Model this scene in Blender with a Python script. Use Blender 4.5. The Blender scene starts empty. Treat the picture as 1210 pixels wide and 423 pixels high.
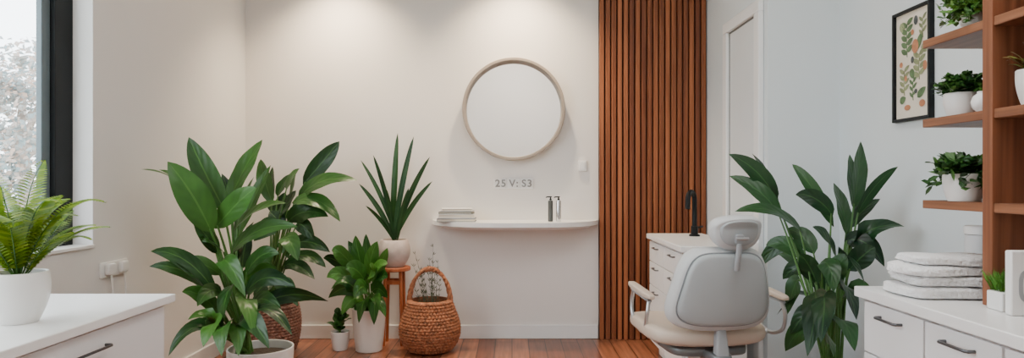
import bpy, bmesh, math, random
from mathutils import Vector, Matrix
random.seed(7)
S = bpy.context.scene
COL = S.collection
PI = math.pi
F = 774.0; CH = 1.075; HY = 215.0
def P(px, py, d):
    return Vector(((px-605.0)*d/F, d, CH-(py-HY)*d/F))

# ------------------------------------------------------------------ materials
def newmat(name):
    m = bpy.data.materials.new(name); m.use_nodes = True
    nt = m.node_tree; b = nt.nodes['Principled BSDF']
    return m, nt, b
def mat(name, col, rough=.5, metal=0.0, var=.06, scale=8.0, bump=0.0, bscale=60.0, stretch=(1,1,1), spec=.5):
    m, nt, b = newmat(name)
    N = nt.nodes; L = nt.links
    tc = N.new('ShaderNodeTexCoord'); mp = N.new('ShaderNodeMapping')
    mp.inputs['Scale'].default_value = stretch
    L.new(tc.outputs['Object'], mp.inputs['Vector'])
    nz = N.new('ShaderNodeTexNoise'); nz.inputs['Scale'].default_value = scale; nz.inputs['Detail'].default_value = 4
    L.new(mp.outputs['Vector'], nz.inputs['Vector'])
    cr = N.new('ShaderNodeValToRGB')
    c0 = [max(0, c*(1-var)) for c in col]; c1 = [min(1, c*(1+var)) for c in col]
    cr.color_ramp.elements[0].position = .3; cr.color_ramp.elements[1].position = .7
    cr.color_ramp.elements[0].color = (*c0, 1); cr.color_ramp.elements[1].color = (*c1, 1)
    L.new(nz.outputs['Fac'], cr.inputs['Fac']); L.new(cr.outputs['Color'], b.inputs['Base Color'])
    b.inputs['Roughness'].default_value = rough; b.inputs['Metallic'].default_value = metal
    b.inputs['Specular IOR Level'].default_value = spec
    if bump > 0:
        n2 = N.new('ShaderNodeTexNoise'); n2.inputs['Scale'].default_value = bscale; n2.inputs['Detail'].default_value = 3
        L.new(mp.outputs['Vector'], n2.inputs['Vector'])
        bp = N.new('ShaderNodeBump'); bp.inputs['Strength'].default_value = bump; bp.inputs['Distance'].default_value = .01
        L.new(n2.outputs['Fac'], bp.inputs['Height']); L.new(bp.outputs['Normal'], b.inputs['Normal'])
    return m
def woodmat(name, dark, light, axis, rough=.45, island=.5, dist=.15):
    m, nt, b = newmat(name); N = nt.nodes; L = nt.links
    tc = N.new('ShaderNodeTexCoord'); mp = N.new('ShaderNodeMapping')
    sc = [34, 34, 34]; sc[axis] = 1.0
    mp.inputs['Scale'].default_value = sc
    L.new(tc.outputs['Object'], mp.inputs['Vector'])
    nz = N.new('ShaderNodeTexNoise'); nz.inputs['Scale'].default_value = 1.5; nz.inputs['Detail'].default_value = 5; nz.inputs['Distortion'].default_value = dist
    L.new(mp.outputs['Vector'], nz.inputs['Vector'])
    geo = N.new('ShaderNodeNewGeometry')
    mx = N.new('ShaderNodeMath'); mx.operation = 'MULTIPLY_ADD'
    mx.inputs[1].default_value = island; L.new(geo.outputs['Random Per Island'], mx.inputs[0])
    ad = N.new('ShaderNodeMath'); ad.operation = 'SUBTRACT'; ad.inputs[1].default_value = island/2
    L.new(nz.outputs['Fac'], ad.inputs[0]); L.new(ad.outputs[0], mx.inputs[2])
    cr = N.new('ShaderNodeValToRGB')
    cr.color_ramp.elements[0].position = .25; cr.color_ramp.elements[1].position = .75
    cr.color_ramp.elements[0].color = (*dark, 1); cr.color_ramp.elements[1].color = (*light, 1)
    L.new(mx.outputs[0], cr.inputs['Fac']); L.new(cr.outputs['Color'], b.inputs['Base Color'])
    b.inputs['Roughness'].default_value = rough; b.inputs['Specular IOR Level'].default_value = .3
    bp = N.new('ShaderNodeBump'); bp.inputs['Strength'].default_value = .1; bp.inputs['Distance'].default_value = .004
    L.new(nz.outputs['Fac'], bp.inputs['Height']); L.new(bp.outputs['Normal'], b.inputs['Normal'])
    return m
def leafmat(name, dark, light, rib, rough=.33, veins=34.0, ribk=.5, transl=0.0):
    m, nt, b = newmat(name); N = nt.nodes; L = nt.links
    uv = N.new('ShaderNodeUVMap'); uv.uv_map = 'UVMap'
    sp = N.new('ShaderNodeSeparateXYZ'); L.new(uv.outputs['UV'], sp.inputs[0])
    def mth(op, a, bb=None):
        n = N.new('ShaderNodeMath'); n.operation = op
        for i, v in enumerate((a, bb)):
            if v is None: continue
            if isinstance(v, (int, float)): n.inputs[i].default_value = v
            else: L.new(v, n.inputs[i])
        return n.outputs[0]
    av = mth('ABSOLUTE', mth('SUBTRACT', sp.outputs['Y'], .5))
    ribm = mth('LESS_THAN', av, .03)
    ph = mth('SUBTRACT', mth('MULTIPLY', sp.outputs['X'], veins), mth('MULTIPLY', av, 22.0))
    vs = mth('MULTIPLY', mth('ADD', mth('SINE', ph), 1.0), .5)
    geo = N.new('ShaderNodeNewGeometry')
    tc = N.new('ShaderNodeTexCoord'); nz = N.new('ShaderNodeTexNoise'); nz.inputs['Scale'].default_value = 9
    L.new(tc.outputs['Object'], nz.inputs['Vector'])
    rp = mth('POWER', geo.outputs['Random Per Island'], 1.9)
    fac = mth('ADD', mth('ADD', mth('MULTIPLY', rp, .85), mth('MULTIPLY', vs, .06)), mth('MULTIPLY', mth('SUBTRACT', nz.outputs['Fac'], .42), .7))
    cr = N.new('ShaderNodeValToRGB')
    cr.color_ramp.elements[0].color = (*dark, 1); cr.color_ramp.elements[1].color = (*light, 1)
    L.new(fac, cr.inputs['Fac'])
    mx = N.new('ShaderNodeMix'); mx.data_type = 'RGBA'
    L.new(mth('MULTIPLY', ribm, ribk), mx.inputs[0]); L.new(cr.outputs['Color'], mx.inputs[6]); mx.inputs[7].default_value = (*rib, 1)
    L.new(mx.outputs[2], b.inputs['Base Color'])
    b.inputs['Roughness'].default_value = rough; b.inputs['Specular IOR Level'].default_value = .32
    bp = N.new('ShaderNodeBump'); bp.inputs['Strength'].default_value = .2; bp.inputs['Distance'].default_value = .003
    L.new(vs, bp.inputs['Height']); L.new(bp.outputs['Normal'], b.inputs['Normal'])
    if transl > 0:
        td = N.new('ShaderNodeBsdfTranslucent'); L.new(mx.outputs[2], td.inputs['Color'])
        sh = N.new('ShaderNodeMixShader'); sh.inputs[0].default_value = transl
        L.new(b.outputs[0], sh.inputs[1]); L.new(td.outputs[0], sh.inputs[2])
        L.new(sh.outputs[0], N['Material Output'].inputs['Surface'])
    return m
def floormat():
    m, nt, b = newmat('floor_planks'); N = nt.nodes; L = nt.links
    tc = N.new('ShaderNodeTexCoord'); mp = N.new('ShaderNodeMapping'); mp.inputs['Rotation'].default_value = (0, 0, PI/2)
    L.new(tc.outputs['Object'], mp.inputs['Vector'])
    br = N.new('ShaderNodeTexBrick'); br.inputs['Scale'].default_value = 1.0
    br.inputs['Brick Width'].default_value = 1.1; br.inputs['Row Height'].default_value = .11
    br.inputs['Mortar Size'].default_value = .0035; br.inputs['Bias'].default_value = 0
    br.inputs['Color1'].default_value = (.185, .060, .030, 1); br.inputs['Color2'].default_value = (.38, .150, .080, 1)
    br.inputs['Mortar'].default_value = (.05, .014, .007, 1)
    L.new(mp.outputs['Vector'], br.inputs['Vector'])
    mp2 = N.new('ShaderNodeMapping'); mp2.inputs['Scale'].default_value = (30, 1.8, 1)
    L.new(tc.outputs['Object'], mp2.inputs['Vector'])
    nz = N.new('ShaderNodeTexNoise'); nz.inputs['Scale'].default_value = 1.4; nz.inputs['Detail'].default_value = 7; nz.inputs['Distortion'].default_value = .3
    L.new(mp2.outputs['Vector'], nz.inputs['Vector'])
    cr = N.new('ShaderNodeValToRGB'); cr.color_ramp.elements[0].position = .3; cr.color_ramp.elements[1].position = .7
    cr.color_ramp.elements[0].color = (.58, .56, .54, 1); cr.color_ramp.elements[1].color = (1.3, 1.25, 1.2, 1)
    L.new(nz.outputs['Fac'], cr.inputs['Fac'])
    mx = N.new('ShaderNodeMix'); mx.data_type = 'RGBA'; mx.blend_type = 'MULTIPLY'; mx.inputs[0].default_value = 1
    L.new(br.outputs['Color'], mx.inputs[6]); L.new(cr.outputs['Color'], mx.inputs[7])
    L.new(mx.outputs[2], b.inputs['Base Color']); b.inputs['Roughness'].default_value = .28; b.inputs['Specular IOR Level'].default_value = .45
    return m
M = {}
M['wall_warm'] = mat('wall_warm', (.80, .765, .728), .85, var=.012, scale=3, bump=.05, bscale=120)
M['wall_left'] = mat('wall_left', (.77, .75, .725), .85, var=.012, scale=3, bump=.05, bscale=120)
M['wall_cool'] = mat('wall_cool', (.72, .778, .797), .85, var=.012, scale=3, bump=.05, bscale=120)
M['trim'] = mat('trim', (.84, .835, .825), .5, var=.01)
M['casing'] = mat('casing', (.86, .87, .87), .45, var=.01)
M['doorwhite'] = mat('doorwhite', (.74, .775, .79), .5, var=.01)
M['ceil'] = mat('ceil', (.88, .87, .86), .9, var=.01)
M['floor'] = floormat()
M['cab'] = mat('cab', (.84, .84, .84), .4, var=.01)
M['top'] = mat('top', (.90, .895, .88), .3, var=.012, scale=20)
M['gap'] = mat('gap', (.16, .16, .16), .7)
M['marking'] = mat('marking', (.24, .235, .23), .7)
M['black'] = mat('black', (.010, .012, .013), .5, var=.1, spec=.2)
M['framegrey'] = mat('framegrey', (.13, .17, .19), .5, spec=.3)
M['handle'] = mat('handle', (.11, .11, .115), .3, metal=.6)
M['slat'] = woodmat('slat', (.15, .044, .018), (.40, .135, .053), 2, .5, .58, .08)
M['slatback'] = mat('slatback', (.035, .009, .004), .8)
M['shelfwood'] = woodmat('shelfwood', (.15, .054, .026), (.33, .138, .068), 1, .45, .2, .5)
M['panelwood'] = woodmat('panelwood', (.13, .043, .020), (.30, .11, .052), 2, .45, .2, .5)
M['stoolwood'] = woodmat('stoolwood', (.34, .08, .028), (.52, .16, .062), 2, .45, .3)
M['pot'] = mat('pot', (.82, .81, .79), .35, var=.02)
M['canister'] = mat('canister', (.74, .74, .74), .3, var=.02)
M['potgrey'] = mat('potgrey', (.60, .50, .45), .6, var=.14, scale=14, bump=.2)
M['soil'] = mat('soil', (.04, .026, .016), .95, var=.4, scale=60, bump=.8)
M['basket'] = mat('basket', (.34, .125, .055), .65, var=.5, scale=45, bump=.5, bscale=160)
M['basket2'] = mat('basket2', (.25, .115, .078), .7, var=.45, scale=45, bump=.5, bscale=160)
M['leafA'] = leafmat('leafA', (.004, .027, .007), (.050, .155, .018), (.09, .21, .04))
M['leafB'] = leafmat('leafB', (.004, .026, .008), (.035, .13, .020), (.08, .20, .045))
M['leafC'] = leafmat('leafC', (.009, .046, .016), (.055, .16, .035), (.09, .20, .06), veins=80)
M['leafD'] = leafmat('leafD', (.008, .050, .010), (.075, .235, .027), (.12, .30, .06))
M['leafR'] = leafmat('leafR', (.003, .020, .009), (.028, .10, .024), (.055, .15, .04))
M['fern'] = leafmat('fern', (.14, .29, .010), (.44, .57, .04), (.36, .5, .06), veins=10, transl=.35)
M['bush'] = leafmat('bush', (.010, .048, .012), (.075, .20, .03), (.10, .22, .05), veins=10)
M['bushlight'] = leafmat('bushlight', (.03, .11, .02), (.16, .33, .05), (.2, .35, .08), veins=10)
M['grass'] = leafmat('grass', (.05, .18, .02), (.18, .38, .06), (.2, .4, .08), veins=10)
M['redleaf'] = leafmat('redleaf', (.20, .05, .03), (.18, .28, .05), (.3, .2, .1))
M['stem'] = mat('stem', (.06, .17, .028), .5, var=.2)
M['twig'] = leafmat('twig', (.06, .08, .045), (.18, .18, .11), (.15, .15, .1), rough=.8)
M['mirrorframe'] = mat('mirrorframe', (.34, .285, .235), .45, var=.06)
m, nt, b = newmat('mirror'); b.inputs['Base Color'].default_value = (.98, .965, .94, 1); b.inputs['Metallic'].default_value = 1; b.inputs['Roughness'].default_value = .06
M['mirror'] = m
m, nt, b = newmat('glass')
for n in list(nt.nodes):
    if n.type == 'BSDF_PRINCIPLED': nt.nodes.remove(n)
tr = nt.nodes.new('ShaderNodeBsdfTransparent'); gl = nt.nodes.new('ShaderNodeBsdfGlossy'); gl.inputs['Roughness'].default_value = .02
ms = nt.nodes.new('ShaderNodeMixShader'); ms.inputs[0].default_value = .04
nt.links.new(tr.outputs[0], ms.inputs[1]); nt.links.new(gl.outputs[0], ms.inputs[2])
nt.links.new(ms.outputs[0], nt.nodes['Material Output'].inputs['Surface'])
M['glass'] = m
M['vinyl'] = mat('vinyl', (.60, .62, .625), .42, var=.02)
M['vinylback'] = mat('vinylback', (.41, .45, .462), .42, var=.02)
M['piping'] = mat('piping', (.26, .285, .30), .5, var=.02)
M['cream'] = mat('cream', (.60, .495, .405), .5, var=.02)
M['metal'] = mat('metal', (.55, .56, .57), .3, metal=.8, var=.02)
M['chrome'] = mat('chrome', (.70, .71, .72), .15, metal=1, var=.02)
M['armgrey'] = mat('armgrey', (.33, .35, .365), .4, var=.02)
M['darkmetal'] = mat('darkmetal', (.20, .22, .23), .4, metal=.5)
M['plastic'] = mat('plastic', (.86, .85, .83), .4, var=.01)
M['towel'] = mat('towel', (.92, .92, .92), .95, var=.03, scale=30, bump=1.0, bscale=110)
M['paper'] = mat('paper', (.78, .71, .59), .8, var=.03)
M['greyprint'] = mat('greyprint', (.36, .37, .38), .7)
M['green1'] = mat('green1', (.11, .18, .08), .8, var=.3, scale=30)
M['green2'] = mat('green2', (.26, .29, .15), .8, var=.3, scale=30)
M['orange'] = mat('orange', (.52, .22, .11), .8, var=.2, scale=30)
M['bookgrey'] = mat('bookgrey', (.26, .27, .28), .7)
M['bookwhite'] = mat('bookwhite', (.72, .70, .67), .7)
M['bookdark'] = mat('bookdark', (.07, .08, .08), .7)
M['bark'] = mat('bark', (.40, .34, .30), .9, var=.2, bump=.5)
M['treeleaf'] = leafmat('treeleaf', (.28, .39, .42), (.76, .54, .44), (.55, .5, .45), veins=4, rough=.9, transl=.6, ribk=.1)
M['ground'] = mat('ground', (.40, .42, .34), .95, var=.2, scale=1)

# ------------------------------------------------------------------ helpers
def rootloc(o):
    v = Vector((0, 0, 0))
    while o: v += o.location; o = o.parent
    return v
def part(name, bm, m, parent=None, local=False, smooth=40, bevel=0, kind=None):
    if parent is not None and not local:
        bmesh.ops.translate(bm, verts=bm.verts[:], vec=-rootloc(parent))
    bmesh.ops.recalc_face_normals(bm, faces=bm.faces[:]) if not bm.loops.layers.uv else None
    me = bpy.data.meshes.new(name); bm.to_mesh(me); bm.free()
    o = bpy.data.objects.new(name, me); COL.objects.link(o)
    me.materials.append(m)
    if smooth:
        me.shade_smooth(); me.set_sharp_from_angle(angle=math.radians(smooth))
    if parent is not None: o.parent = parent
    if bevel:
        md = o.modifiers.new('bevel', 'BEVEL'); md.width = bevel; md.segments = 2; md.limit_method = 'ANGLE'
    if kind: o['kind'] = kind
    return o
def thing(name, label, cat, loc, group=None, rz=0):
    o = bpy.data.objects.new(name, None); COL.objects.link(o)
    o.location = loc; o.rotation_euler = (0, 0, rz); o.empty_display_size = .05
    o['label'] = label; o['category'] = cat
    if group: o['group'] = group
    return o
def tag(o, label, cat, group=None):
    o['label'] = label; o['category'] = cat
    if group: o['group'] = group
    return o
def NB(): return bmesh.new()
def box(bm, x0, x1, y0, y1, z0, z1):
    vs = [bm.verts.new((x, y, z)) for z in (z0, z1) for y in (y0, y1) for x in (x0, x1)]
    for f in ((0,2,3,1), (4,5,7,6), (0,1,5,4), (2,6,7,3), (0,4,6,2), (1,3,7,5)):
        bm.faces.new([vs[i] for i in f])
    return vs
def lathe(bm, prof, c, seg=40, close=True):
    rings = []
    for r, z in prof:
        if r < 1e-5: rings.append([bm.verts.new((c[0], c[1], c[2]+z))])
        else: rings.append([bm.verts.new((c[0]+r*math.cos(2*PI*i/seg), c[1]+r*math.sin(2*PI*i/seg), c[2]+z)) for i in range(seg)])
    for a, b in zip(rings, rings[1:]):
        for i in range(seg):
            j = (i+1) % seg
            if len(a) == 1 and len(b) == 1: continue
            if len(a) == 1: bm.faces.new((a[0], b[j], b[i]))
            elif len(b) == 1: bm.faces.new((a[i], a[j], b[0]))
            else: bm.faces.new((a[i], a[j], b[j], b[i]))
def tube(bm, pts, rad, seg=8, cap=True, closed=False):
    pts = [Vector(p) for p in pts]; n = len(pts)
    if isinstance(rad, (int, float)): rad = [rad]*n
    rings = []; up = None
    for i, p in enumerate(pts):
        if closed: t = (pts[(i+1) % n]-pts[i-1]).normalized()
        else: t = (pts[min(i+1, n-1)]-pts[max(i-1, 0)]).normalized()
        if closed: up = Vector((0, 1, 0))
        elif up is None:
            up = Vector((0, 0, 1)) if abs(t.z) < .9 else Vector((1, 0, 0))
        s = t.cross(up).normalized(); u2 = s.cross(t).normalized()
        if not closed: up = u2
        rings.append([bm.verts.new(p+(s*math.cos(2*PI*k/seg)+u2*math.sin(2*PI*k/seg))*rad[i]) for k in range(seg)])
    pairs = list(zip(rings, rings[1:]))
    if closed: pairs.append((rings[-1], rings[0]))
    for a, b in pairs:
        for k in range(seg):
            bm.faces.new((a[k], a[(k+1) % seg], b[(k+1) % seg], b[k]))
    if cap and not closed:
        bm.faces.new(rings[0][::-1]); bm.faces.new(rings[-1])
def bez(p0, p1, p2, t): return p0*(1-t)**2+p1*2*t*(1-t)+p2*t*t
def bezpts(p0, p1, p2, n): return [bez(Vector(p0), Vector(p1), Vector(p2), i/n) for i in range(n+1)]
def catmull(pts, n=8):
    pts = [Vector(p) for p in pts]; out = []
    ext = [pts[0]*2-pts[1]]+pts+[pts[-1]*2-pts[-2]]
    for i in range(1, len(ext)-2):
        a, b, c, d = ext[i-1:i+3]
        for k in range(n):
            t = k/n; out.append(.5*((2*b)+(c-a)*t+(2*a-5*b+4*c-d)*t*t+(3*b-a-3*c+d)*t**3))
    out.append(pts[-1]); return out
def spow(v, e): return math.copysign(abs(v)**e, v)
def superell(bm, c, a, b, cc, e=.35, deform=None, nu=32, nv=20, ez=None):
    """rounded pad centred on c with half sizes a,b,cc"""
    rows = []; ez = e if ez is None else ez
    for j in range(nv+1):
        ph = -PI/2+PI*j/nv
        row = []
        cnt = 1 if j in (0, nv) else nu
        for i in range(cnt):
            th = 2*PI*i/nu
            v = Vector((a*spow(math.cos(ph), ez)*spow(math.cos(th), e), b*spow(math.cos(ph), ez)*spow(math.sin(th), e), cc*spow(math.sin(ph), ez)))
            if deform: v = deform(v)
            row.append(bm.verts.new(v+Vector(c)))
        rows.append(row)
    for r0, r1 in zip(rows, rows[1:]):
        for i in range(nu):
            j = (i+1) % nu
            if len(r0) == 1: bm.faces.new((r0[0], r1[j], r1[i]))
            elif len(r1) == 1: bm.faces.new((r0[i], r0[j], r1[0]))
            else: bm.faces.new((r0[i], r0[j], r1[j], r1[i]))
def slab(bm, outline, thick, deform):
    """soft padded slab: 2D outline [(x,z)] swept over a rounded thickness in y, then deformed"""
    n = len(outline); cx = sum(p[0] for p in outline)/n; cz = sum(p[1] for p in outline)/n
    seq = []
    for k in range(0, 6): seq.append((.15+.15*k, thick*.5))
    for k in range(1, 8):
        a = PI*k/8; seq.append((.90+.10*math.sin(a), thick*.5*math.cos(a)))
    for k in range(5, -1, -1): seq.append((.15+.15*k, -thick*.5))
    def mk(s, y): return [bm.verts.new(deform(Vector((cx+(x-cx)*s, y, cz+(z-cz)*s)))) for x, z in outline]
    rows = [mk(s, y) for s, y in seq]
    c0 = bm.verts.new(deform(Vector((cx, thick*.5, cz)))); c1 = bm.verts.new(deform(Vector((cx, -thick*.5, cz))))
    for a, b in zip(rows, rows[1:]):
        for i in range(n):
            j = (i+1) % n; bm.faces.new((a[i], a[j], b[j], b[i]))
    for i in range(n):
        j = (i+1) % n; bm.faces.new((c0, rows[0][j], rows[0][i])); bm.faces.new((c1, rows[-1][i], rows[-1][j]))
def leaf(bm, p0, p1, p2, w, nh, fold=.22, n=10, a=.6, b=.8, rip=0.0):
    uvl = bm.loops.layers.uv['UVMap']
    p0, p1, p2 = Vector(p0), Vector(p1), Vector(p2); nh = Vector(nh)
    pk = a/(a+b); mx = pk**a*(1-pk)**b
    rows = []; ph = random.random()*6
    for i in range(n+1):
        t = i/n
        p = bez(p0, p1, p2, t)
        tan = ((p1-p0)*(1-t)+(p2-p1)*t)
        if tan.length < 1e-6: tan = p2-p0
        tan.normalize()
        s = tan.cross(nh)
        if s.length < 1e-4: s = tan.cross(Vector((1, .3, .2)))
        s.normalize(); nn = s.cross(tan).normalized()
        ww = w*.5*max((t**a*(1-t)**b)/mx, .035 if t < 1 else .01)
        row = []
        for k in (-1, -.5, 0, .5, 1):
            off = fold*ww*abs(k)-fold*.4*ww*k*k + rip*ww*math.sin(t*14+ph+k*2)*abs(k)
            row.append((bm.verts.new(p+s*(k*ww)+nn*off), t, (k+1)/2))
        rows.append(row)
    for r0, r1 in zip(rows, rows[1:]):
        for k in range(4):
            q = (r0[k], r0[k+1], r1[k+1], r1[k])
            f = bm.faces.new([x[0] for x in q])
            for lp, x in zip(f.loops, q): lp[uvl].uv = (x[1], x[2])
def leafbm():
    bm = NB(); bm.loops.layers.uv.new('UVMap'); return bm
def clampv(bm, x0=None, x1=None, y1=None, z0=None, y0=None):
    for v in bm.verts:
        if x0 is not None and v.co.x < x0: v.co.x = x0+random.random()*.004
        if x1 is not None and v.co.x > x1: v.co.x = x1-random.random()*.004
        if y1 is not None and v.co.y > y1: v.co.y = y1-random.random()*.004
        if y0 is not None and v.co.y < y0: v.co.y = y0+random.random()*.004
        if z0 is not None and v.co.z < z0: v.co.z = z0+random.random()*.003

# ------------------------------------------------------------------ room
LX = -1.83; BY = 4.5; RX = 1.705; PX = 1.33; NY = 3.41; CZ = 3.0; FY = -.7
b_ = NB(); box(b_, LX-.15, RX+.15, FY-.15, BY+.15, -.12, 0); part('floor', b_, M['floor'], smooth=0, kind='structure')
b_ = NB(); box(b_, LX-.15, RX+.15, FY-.15, BY+.15, CZ, CZ+.1); part('ceiling', b_, M['ceil'], smooth=0, kind='structure')
b_ = NB(); box(b_, LX, PX, BY, BY+.15, 0, CZ); part('wall_back', b_, M['wall_warm'], smooth=0, kind='structure')
b_ = NB(); box(b_, LX, RX, FY-.15, FY, 0, CZ); part('wall_front', b_, M['wall_warm'], smooth=0, kind='structure')
b_ = NB(); box(b_, RX, RX+.15, FY-.15, NY, 0, CZ); part('wall_right', b_, M['wall_cool'], smooth=0, kind='structure')
b_ = NB(); box(b_, PX, RX+.15, NY, BY+.15, 0, CZ); part('wall_nook', b_, M['wall_cool'], smooth=0, kind='structure')
WY0, WY1, WZ0, WZ1 = .5, 2.86, .787, 2.6
b_ = NB()
box(b_, LX-.15, LX, FY-.15, BY+.15, 0, WZ0); box(b_, LX-.15, LX, FY-.15, BY+.15, WZ1, CZ)
box(b_, LX-.15, LX, WY1, BY+.15, WZ0, WZ1); box(b_, LX-.15, LX, FY-.15, WY0, WZ0, WZ1)
part('wall_left', b_, M['wall_left'], smooth=0, kind='structure')
b_ = NB(); box(b_, LX, .59, BY-.015, BY, 0, .095); part('baseboard_back', b_, M['trim'], kind='structure', bevel=.004)
b_ = NB(); box(b_, LX, LX+.015, 2.25, BY-.015, 0, .095); part('baseboard_left', b_, M['trim'], kind='structure', bevel=.004)
# window
w = thing('window_1', 'black framed window in the left wall', 'window', (LX-.09, (WY0+WY1)/2, WZ0)); w['kind'] = 'structure'
b_ = NB()
fx0, fx1 = LX-.145, LX-.085
box(b_, fx0, fx1, WY1-.115, WY1, WZ0, WZ1); box(b_, fx0, fx1, WY0, WY0+.115, WZ0, WZ1)
box(b_, fx0, fx1, WY0+.115, WY1-.115, WZ0, WZ0+.07); box(b_, fx0, fx1, WY0+.115, WY1-.115, WZ1-.07, WZ1)
part('window_frame', b_, M['black'], w, bevel=.004)
b_ = NB()
box(b_, fx0+.015, fx1-.02, WY1-.165, WY1-.1155, WZ0+.0705, WZ1-.0705); box(b_, fx0+.015, fx1-.02, WY0+.1155, WY0+.165, WZ0+.0705, WZ1-.0705)
box(b_, fx0+.015, fx1-.02, WY0+.165, WY1-.165, WZ0+.0705, WZ0+.11); box(b_, fx0+.015, fx1-.02, WY0+.165, WY1-.165, WZ1-.11, WZ1-.0705)
part('window_sash', b_, M['framegrey'], w, bevel=.003)
b_ = NB(); box(b_, fx0+.025, fx0+.03, WY0+.16, WY1-.16, WZ0+.1, WZ1-.1); part('window_pane', b_, M['glass'], w, smooth=0)
b_ = NB(); box(b_, LX-.085, LX+.012, WY0+.002, WY1-.002, WZ0, WZ0+.016); part('window_sill', b_, M['trim'], w, bevel=.004)
b_ = NB(); box(b_, LX-.084, LX+.003, WY1-.006, WY1-.0005, WZ0+.0165, WZ1-.001); part('window_reveal', b_, M['trim'], w, smooth=0)
# door in the side wall
dr = thing('door_1', 'white door beside the wooden slat panel', 'door', (PX, 3.75, 0)); dr['kind'] = 'structure'
b_ = NB(); box(b_, PX-.03, PX-.001, 3.455, 3.53, 0, 1.98); box(b_, PX-.03, PX-.001, 3.98, 4.05, 0, 1.98); box(b_, PX-.03, PX-.001, 3.455, 4.05, 1.98, 2.045)
part('door_casing', b_, M['casing'], dr, bevel=.005)
b_ = NB(); box(b_, PX-.008, PX-.001, 3.53, 3.98, 0, 1.98); part('door_leaf', b_, M['doorwhite'], dr)
b_ = NB(); box(b_, PX-.011, PX-.0081, 3.528, 3.538, 0, 1.98); box(b_, PX-.011, PX-.0081, 3.972, 3.982, 0, 1.98); box(b_, PX-.011, PX-.0081, 3.53, 3.98, 1.970, 1.98)
part('door_gap', b_, M['gap'], dr, smooth=0)

# outside
b_ = NB(); box(b_, -40, LX-.3, -20, 45, -.3, -.05); part('ground', b_, M['ground'], smooth=0, kind='structure')
tr_ = thing('tree', 'pale leafy tree outside the window', 'tree', (-7.6, 10.2, -.05))
b_ = NB(); tube(b_, [(-7.6, 10.2, -.05), (-7.55, 10.2, .9), (-7.7, 10.25, 1.8), (-7.6, 10.2, 2.6)], [.16, .12, .08, .03], 10)
for k in range(10):
    a = k*2.4; z = 1.0+.13*k
    p = Vector((-7.62, 10.2, z)); q = p+Vector((math.cos(a)*.8, math.sin(a)*.8, .5))
    tube(b_, bezpts(p, (p+q)/2+Vector((0, 0, .2)), q, 5), [.04, .035, .03, .02, .012, .008], 6)
part('trunk', b_, M['bark'], tr_)
bm = leafbm(); rnd = random.Random(3)
cl = []
for k in range(80):
    while True:
        v = Vector((rnd.uniform(-1, 1), rnd.uniform(-1, 1), rnd.uniform(-1, 1)))
        if .2 < v.length < 1: break
    cl.append(Vector((-7.6+v.x*1.9, 10.2+v.y*1.9, 1.85+v.z*1.4)))
for c in cl:
    for k in range(170):
        d = Vector((rnd.gauss(0, 1), rnd.gauss(0, 1), rnd.gauss(0, 1))).normalized()*rnd.uniform(.03, .40)
        p = c+d; e = Vector((rnd.gauss(0, 1), rnd.gauss(0, 1), rnd.gauss(0, .7)-.3)).normalized()*rnd.uniform(.07, .11)
        leaf(bm, p, p+e*.5+Vector((0, 0, .01)), p+e, .07, (rnd.gauss(0, .4), -1.5+rnd.gauss(0, .4), 1.2), n=2)
part('foliage', bm, M['treeleaf'], tr_)

# ------------------------------------------------------------------ slat panel
sp_ = thing('slat_panel', 'tall wall panel of vertical reddish brown wooden slats', 'wall panel', (.962, BY, 0))
b_ = NB(); box(b_, .594, PX-.001, BY-.014, BY-.001, 0, CZ-.002); part('backing', b_, M['slatback'], sp_, smooth=0)
b_ = NB(); n = 18; pitch = (PX-.002-.594)/n
for k in range(n):
    x0 = .594+k*pitch+.003; wd = pitch*.74
    box(b_, x0, x0+wd, BY-.042, BY-.0141, 0, CZ-.002)
part('slats', b_, M['slat'], sp_, bevel=.003)

# ------------------------------------------------------------------ mirror
mc = P(607, 130, BY); R0 = .348
mr = thing('round_mirror', 'round wall mirror with thin taupe frame above the floating shelf', 'mirror', (mc.x, BY, mc.z-R0))
def ringY(bm, c, prof, seg=96):
    rs = []
    for r, y in prof:
        rs.append([bm.verts.new((c.x+r*math.cos(2*PI*i/seg), y, c.z+r*math.sin(2*PI*i/seg))) for i in range(seg)])
    m_ = len(rs)
    for q in range(m_):
        a, bb = rs[q], rs[(q+1) % m_]
        for i in range(seg):
            j = (i+1) % seg; bm.faces.new((a[i], a[j], bb[j], bb[i]))
b_ = NB(); ringY(b_, mc, [(R0, BY-.001), (R0, BY-.078), (R0-.004, BY-.082), (R0-.018, BY-.082), (R0-.022, BY-.078), (R0-.024, BY-.001)]); part('frame', b_, M['mirrorframe'], mr)
b_ = NB()
vs = [b_.verts.new((mc.x+(R0-.0245)*math.cos(2*PI*i/96), BY-.012, mc.z+(R0-.0245)*math.sin(2*PI*i/96))) for i in range(96)]
b_.faces.new(vs); part('glass', b_, M['mirror'], mr, smooth=0)

# ------------------------------------------------------------------ floating shelf + things on it
sx0, sx1 = (511-605)/172, .589
fs = thing('floating_shelf', 'white bow fronted floating shelf below the round mirror', 'shelf', ((sx0+sx1)/2, BY, .775))
def bow(bm, x0, x1, z0, z1, dep, n=48, taper=0):
    c = (x0+x1)/2; h = (x1-x0)/2
    lo, hi = [], []
    for i in range(n+1):
        t = -1+2*i/n
        d = dep*(1-abs(t)**2.6)**.62
        hi.append(bm.verts.new((c+h*t, BY-.001-d, z1))); lo.append(bm.verts.new((c+h*t*(1-taper), BY-.001-d*(1-taper*2), z0)))
    bm.faces.new(hi[::-1]); bm.faces.new(lo)
    for i in range(n): bm.faces.new((lo[i], lo[i+1], hi[i+1], hi[i]))
    bm.faces.new((lo[n], lo[0], hi[0], hi[n]))
b_ = NB(); bow(b_, sx0, sx1, .785, .815, .36); part('shelf_board', b_, M['top'], fs, smooth=30)
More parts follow.
